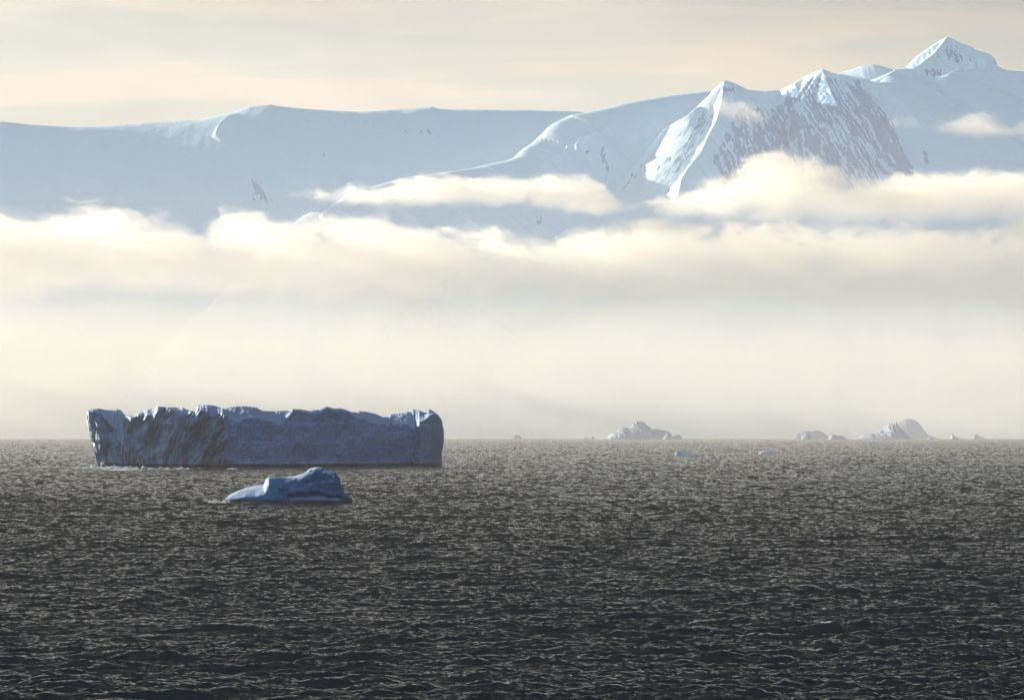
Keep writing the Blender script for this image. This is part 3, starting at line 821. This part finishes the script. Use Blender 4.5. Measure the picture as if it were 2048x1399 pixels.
# ------------------------------------------------------------------ far icebergs and growlers
def profile_berg(name, prof, d, depth, seed, mat, label, cat='iceberg', group=None, rough=0.12, lean=0.0, power=1.6, crag=1.0, sink=2.0):
    prof = np.array(prof, float)
    x0, x1 = prof[0, 0], prof[-1, 0]
    w = x1 - x0
    nu = int(np.clip(w * 3.2, 60, 420)); nv = 90
    us = np.linspace(x0, x1, nu); vs = np.linspace(-1, 1, nv)
    U, Vv = np.meshgrid(us, vs, indexing='ij')
    mpp = d / F
    # metre coordinates
    hgt_py = np.interp(us, prof[:, 0], prof[:, 1])
    _, c = dirs(us, hgt_py)
    topz = CAMH + c * d
    base = sea_z(d)
    H = np.maximum(topz - base, 0.2) + (0.7 if cat == 'ice chunk' else 0)
    wm = w * mpp
    k = 1 / max(wm * 0.16, 1)
    Xm = (U - x0) * mpp; Ym = Vv * depth
    warp = fbm(Xm * k, Ym * k, None, seed, 4)
    # the crest line wanders in plan, so facets turn to the light
    crest = 0.30 * fbm(Xm * k * 0.7, Xm * 0 + seed, None, seed + 5, 3) * 2
    v2 = np.abs(Vv - crest * (1 - np.abs(Vv)))
    fall = 1 - np.clip(v2, 0, 1) ** power
    Hs = np.interp(np.clip(U + warp * w * 0.06 * (v2 > 0.02) * np.clip(v2 * 4, 0, 1), x0, x1).ravel(), us, H).reshape(U.shape)
    rg = fbm(Xm * k * 1.4 + Ym * k * .5, Ym * k * 0.5, None, seed + 9, 5, 0.55, True)
    fine = fbm(Xm * k * 5, Ym * k * 5, None, seed + 11, 4, 0.6)
    Z = Hs * fall * (1 - crag * 0.45 * np.clip(v2 * 2.5, 0, 1) * (0.5 - rg)) + Hs * rough * fine * np.clip(v2 * 5, 0, 1)
    Z = np.minimum(Z, Hs * 1.0 + 0 * Z)
    edge = np.minimum((1 - np.abs(Vv)) * 12, 1)
    Z = base - sink * (1 - edge) + Z * edge - 0.4
    a, _ = dirs(U, 0 * U + 870)
    X = a * (d + 0 * Ym)
    Y = d + Ym
    co = np.stack([X, Y, Z], -1)
    # skirt to below the water
    org = np.array([co[..., 0].mean(), d, base])
    o = make_mesh(name, co - org, grid_faces(nu, nv)[:, ::-1][:, ::-1], mat)
    # consistent upward normals
    o.location = org
    tag(o, label, cat, group)
    return o


FARG = 'icebergs along the horizon'
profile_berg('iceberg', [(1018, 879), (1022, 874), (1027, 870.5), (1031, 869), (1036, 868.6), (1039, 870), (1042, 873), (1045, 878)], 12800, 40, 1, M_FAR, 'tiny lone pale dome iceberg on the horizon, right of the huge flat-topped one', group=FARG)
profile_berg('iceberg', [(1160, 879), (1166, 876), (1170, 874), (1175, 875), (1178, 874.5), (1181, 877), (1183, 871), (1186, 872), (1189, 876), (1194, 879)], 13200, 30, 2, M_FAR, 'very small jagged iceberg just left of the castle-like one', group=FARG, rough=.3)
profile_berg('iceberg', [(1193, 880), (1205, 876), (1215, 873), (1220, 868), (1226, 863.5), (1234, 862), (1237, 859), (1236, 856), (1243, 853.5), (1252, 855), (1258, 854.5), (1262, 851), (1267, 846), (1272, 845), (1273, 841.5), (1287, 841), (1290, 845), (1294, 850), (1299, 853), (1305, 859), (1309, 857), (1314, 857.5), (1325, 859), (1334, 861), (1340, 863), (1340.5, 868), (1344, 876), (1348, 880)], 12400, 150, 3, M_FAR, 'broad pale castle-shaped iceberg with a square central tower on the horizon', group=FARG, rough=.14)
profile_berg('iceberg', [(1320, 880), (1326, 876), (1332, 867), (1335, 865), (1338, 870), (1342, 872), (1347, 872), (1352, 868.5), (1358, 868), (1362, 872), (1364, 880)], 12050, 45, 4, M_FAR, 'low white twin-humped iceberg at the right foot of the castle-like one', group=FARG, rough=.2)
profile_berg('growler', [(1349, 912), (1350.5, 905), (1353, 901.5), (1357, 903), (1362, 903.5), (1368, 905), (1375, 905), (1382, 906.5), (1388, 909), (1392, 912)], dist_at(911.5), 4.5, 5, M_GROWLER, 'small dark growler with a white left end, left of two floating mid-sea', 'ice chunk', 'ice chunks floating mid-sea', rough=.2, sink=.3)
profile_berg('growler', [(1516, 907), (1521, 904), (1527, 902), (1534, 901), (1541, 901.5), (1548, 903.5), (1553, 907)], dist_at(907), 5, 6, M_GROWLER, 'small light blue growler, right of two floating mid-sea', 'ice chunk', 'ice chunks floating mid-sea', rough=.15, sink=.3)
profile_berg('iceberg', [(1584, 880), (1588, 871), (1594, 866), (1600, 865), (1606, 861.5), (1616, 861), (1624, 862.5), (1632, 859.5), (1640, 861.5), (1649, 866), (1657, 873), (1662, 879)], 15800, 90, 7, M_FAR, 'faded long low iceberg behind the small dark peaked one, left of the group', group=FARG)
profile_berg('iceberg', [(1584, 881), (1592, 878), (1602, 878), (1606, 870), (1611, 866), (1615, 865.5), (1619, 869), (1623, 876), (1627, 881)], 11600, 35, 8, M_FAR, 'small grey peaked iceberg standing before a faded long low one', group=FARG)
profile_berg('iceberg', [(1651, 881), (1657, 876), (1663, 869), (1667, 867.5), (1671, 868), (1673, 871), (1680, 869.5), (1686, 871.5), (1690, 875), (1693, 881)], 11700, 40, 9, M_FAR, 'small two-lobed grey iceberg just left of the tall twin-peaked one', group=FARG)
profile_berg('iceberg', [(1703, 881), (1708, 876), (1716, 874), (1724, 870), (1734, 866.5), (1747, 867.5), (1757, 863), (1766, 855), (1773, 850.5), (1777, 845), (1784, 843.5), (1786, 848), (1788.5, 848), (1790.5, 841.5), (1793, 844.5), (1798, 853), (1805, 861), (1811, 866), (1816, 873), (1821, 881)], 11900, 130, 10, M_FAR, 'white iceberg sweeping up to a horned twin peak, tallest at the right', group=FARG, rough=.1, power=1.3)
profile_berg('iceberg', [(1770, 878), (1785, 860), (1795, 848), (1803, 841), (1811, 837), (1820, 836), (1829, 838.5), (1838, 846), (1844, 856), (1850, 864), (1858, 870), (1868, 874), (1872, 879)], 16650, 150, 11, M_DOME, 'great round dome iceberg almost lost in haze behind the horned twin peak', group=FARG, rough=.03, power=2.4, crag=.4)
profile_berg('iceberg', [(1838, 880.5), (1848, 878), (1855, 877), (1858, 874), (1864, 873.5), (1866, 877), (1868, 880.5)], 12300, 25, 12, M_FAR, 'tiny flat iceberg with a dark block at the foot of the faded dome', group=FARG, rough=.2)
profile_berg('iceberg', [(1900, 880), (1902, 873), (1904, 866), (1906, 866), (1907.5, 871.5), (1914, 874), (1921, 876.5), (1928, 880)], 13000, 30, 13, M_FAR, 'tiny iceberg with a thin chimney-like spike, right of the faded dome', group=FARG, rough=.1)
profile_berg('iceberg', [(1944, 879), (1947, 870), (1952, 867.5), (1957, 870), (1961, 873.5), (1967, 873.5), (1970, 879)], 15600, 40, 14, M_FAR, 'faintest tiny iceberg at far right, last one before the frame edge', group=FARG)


# ------------------------------------------------------------------ air
def box(name, x0, x1, y0, y1, z0, z1, mat):
    v = np.array([(x, y, z) for z in (z0, z1) for y in (y0, y1) for x in (x0, x1)], float)
    q = np.array([(0, 2, 3, 1), (4, 5, 7, 6), (0, 1, 5, 4), (2, 6, 7, 3), (0, 4, 6, 2), (1, 3, 7, 5)])
    return make_mesh(name, v, q, mat, smooth=False)


def haze():
    m, nb, out = new_mat('haze')
    p = nb.n('ShaderNodeVolumePrincipled')
    p.inputs['Color'].default_value = (0.98, 0.98, 0.955, 1)
    p.inputs['Density'].default_value = 2.5e-5
    p.inputs['Anisotropy'].default_value = 0.1
    nb.link(p.outputs[0], out.inputs['Volume'])
    o = box('haze', -16000, 16000, -1500, 17000, -30, 520, m)
    tag(o, kind='stuff')


haze()


def strait_haze():
    """the thinner, bluer air over the far strait, as tall as the range"""
    m, nb, out = new_mat('far_air')
    p = nb.n('ShaderNodeVolumePrincipled')
    p.inputs['Color'].default_value = (0.72, 0.91, 1.0, 1)
    p.inputs['Density'].default_value = 5.0e-5
    p.inputs['Anisotropy'].default_value = 0.1
    nb.link(p.outputs[0], out.inputs['Volume'])
    o = box('haze', -16000, 16000, 17700, 20450, -60, 3900, m)
    tag(o, kind='stuff')


strait_haze()


def cloud(label, x0, x1, ytop, ybot, d0, d1, top, bottom, dens, seed, amp=28, soft=17, scale=0.0030, wisp=0.75, rate=0.14, bsoft=2.4, col=(0.83, 0.80, 0.73, 1)):
    """cloud bank; top and bottom outlines as (px, py) lists, read at the bank's distance"""
    dm = 0.5 * (d0 + d1)
    ax0, _ = dirs(x0, 500); ax1, _ = dirs(x1, 500)
    X0, X1 = float(ax0) * dm, float(ax1) * dm
    zz = lambda py: CAMH + float(dirs(1024, py)[1]) * dm
    zb, zt = zz(ybot), zz(ytop)
    m, nb, out = new_mat('cloud_' + str(seed))
    geo = nb.n('ShaderNodeTexCoord'); P = geo.outputs['Object']
    X, Y, Z = nb.sep(P)
    u = nb.m('DIVIDE', nb.m('SUBTRACT', X, X0), X1 - X0)
    def curve(pts):
        fc = nb.n('ShaderNodeFloatCurve'); nb.link(u, fc.inputs['Value'])
        cu = fc.mapping.curves[0]
        q = [((p[0] - x0) / (x1 - x0), (zz(p[1]) - zb) / (zt - zb)) for p in pts]
        q = [(min(max(a, 0), 1), min(max(v, 0), 1)) for a, v in q]
        while len(cu.points) < len(q): cu.points.new(0.5, 0.5)
        for cpnt, (a, v) in zip(cu.points, q): cpnt.location = (a, v)
        fc.mapping.update()
        return nb.m('MULTIPLY_ADD', fc.outputs[0], zt - zb, zb)
    pxm = dm / F   # metres per picture unit
    nA = nb.noise(nb.comb(X, nb.m('MULTIPLY', Y, 0.45), nb.m('MULTIPLY', Z, 1.7)), scale * 1.0, 7, 0.67, 0.5)
    nA = nb.m('SUBTRACT', nA, 0.5)
    ztop = nb.m('ADD', curve(top), nb.m('MULTIPLY', nA, amp * pxm * 8))
    zbot = nb.m('ADD', curve(bottom), nb.m('MULTIPLY', nA, amp * pxm * -3.5))
    a = nb.m('DIVIDE', nb.m('SUBTRACT', ztop, Z), soft * pxm, clamp=True)
    c = nb.m('DIVIDE', nb.m('SUBTRACT', Z, zbot), soft * bsoft * pxm, clamp=True)
    # fade at the near, far and side faces of the bank
    fy = nb.m('MULTIPLY', nb.rng(Y, d0, d0 + (d1 - d0) * .3, 0, 1, True), nb.rng(Y, d1 - (d1 - d0) * .3, d1, 1, 0, True))
    dn = nb.m('MULTIPLY', nb.m('MULTIPLY', nb.m('MULTIPLY', a, a), c), fy)
    dn = nb.m('MULTIPLY', dn, nb.rng(nA, -0.25, 0.2, 1 - wisp, 1 + wisp))
    dn = nb.m('MULTIPLY', dn, dens)
    p = nb.n('ShaderNodeVolumePrincipled')
    p.inputs['Color'].default_value = col; p.inputs['Anisotropy'].default_value = 0.4
    nb.link(dn, p.inputs['Density'])
    nb.link(p.outputs[0], out.inputs['Volume'])
    m.cycles.volume_step_rate = rate
    o = box('cloud', X0, X1, d0, d1, zb, zt, m)
    tag(o, label, 'cloud', kind='stuff')
    return o


# long bank across the foot of the range
cloud('long cream cloud bank lying across the whole mountain foot', -2400, 2350, 380, 670, 20500, 22300,
      [(-2400, 430), (0, 425), (60, 430), (150, 425), (210, 415), (270, 435), (340, 448), (385, 482), (410, 485), (430, 450), (490, 415), (540, 435), (600, 445), (700, 432), (800, 450), (900, 462), (1000, 470), (1100, 480), (1200, 462), (1300, 455), (1500, 452), (1700, 455), (1900, 450), (2350, 440)],
      [(-2400, 615), (0, 615), (200, 590), (400, 592), (700, 605), (1000, 605), (1300, 608), (1500, 612), (1700, 625), (2048, 622), (2350, 620)], 0.0013, 1)
cloud('bright cloud bank lapping the foot of the rocky massif', 1180, 2400, 290, 480, 20600, 22200,
      [(1180, 425), (1280, 412), (1350, 388), (1400, 362), (1450, 350), (1520, 325), (1580, 322), (1650, 345), (1740, 362), (1800, 350), (1900, 350), (2048, 345), (2400, 345)],
      [(1180, 420), (1280, 420), (1350, 430), (1500, 440), (1800, 440), (2400, 440)], 0.0017, 2, amp=22, rate=0.16)
cloud('thin cloud strip drifting before the snow dome', 560, 1320, 330, 450, 21000, 22000,
      [(560, 400), (640, 385), (740, 378), (800, 365), (870, 352), (950, 358), (1040, 358), (1100, 352), (1190, 368), (1240, 400), (1320, 410)],
      [(560, 400), (640, 398), (740, 410), (900, 412), (1050, 412), (1190, 425), (1240, 420), (1320, 410)], 0.0022, 3, amp=12, soft=10, scale=0.005, rate=0.15)
cloud('wisp of cloud clinging to the pointed peak', 1390, 1560, 165, 260, 22300, 22800,
      [(1390, 240), (1420, 215), (1445, 190), (1470, 192), (1500, 205), (1530, 225), (1560, 240)],
      [(1390, 240), (1420, 232), (1460, 238), (1500, 250), (1530, 245), (1560, 240)], 0.0016, 4, amp=8, soft=12, scale=0.006, rate=0.3)
cloud('pair of faint puffs before the right-hand snow slope', 1770, 2200, 205, 310, 22000, 23000,
      [(1770, 250), (1800, 232), (1830, 230), (1870, 245), (1900, 235), (1940, 228), (2000, 245), (2050, 250), (2200, 255)],
      [(1770, 250), (1810, 250), (1870, 262), (1920, 280), (1980, 282), (2048, 275), (2200, 255)], 0.0010, 5, amp=9, soft=12, scale=0.006, rate=0.2)
cloud('pale fog lying along the shore under the clouds', -1500, 2450, 420, 880, 17200, 17600,
      [(-1500, 470), (0, 480), (400, 495), (700, 510), (1024, 515), (2450, 515)],
      [(-1500, 900), (2450, 900)], 0.0031, 6, amp=5, soft=200, scale=0.002, wisp=0.15, rate=0.08, bsoft=0.01, col=(0.89, 0.895, 0.84, 1))
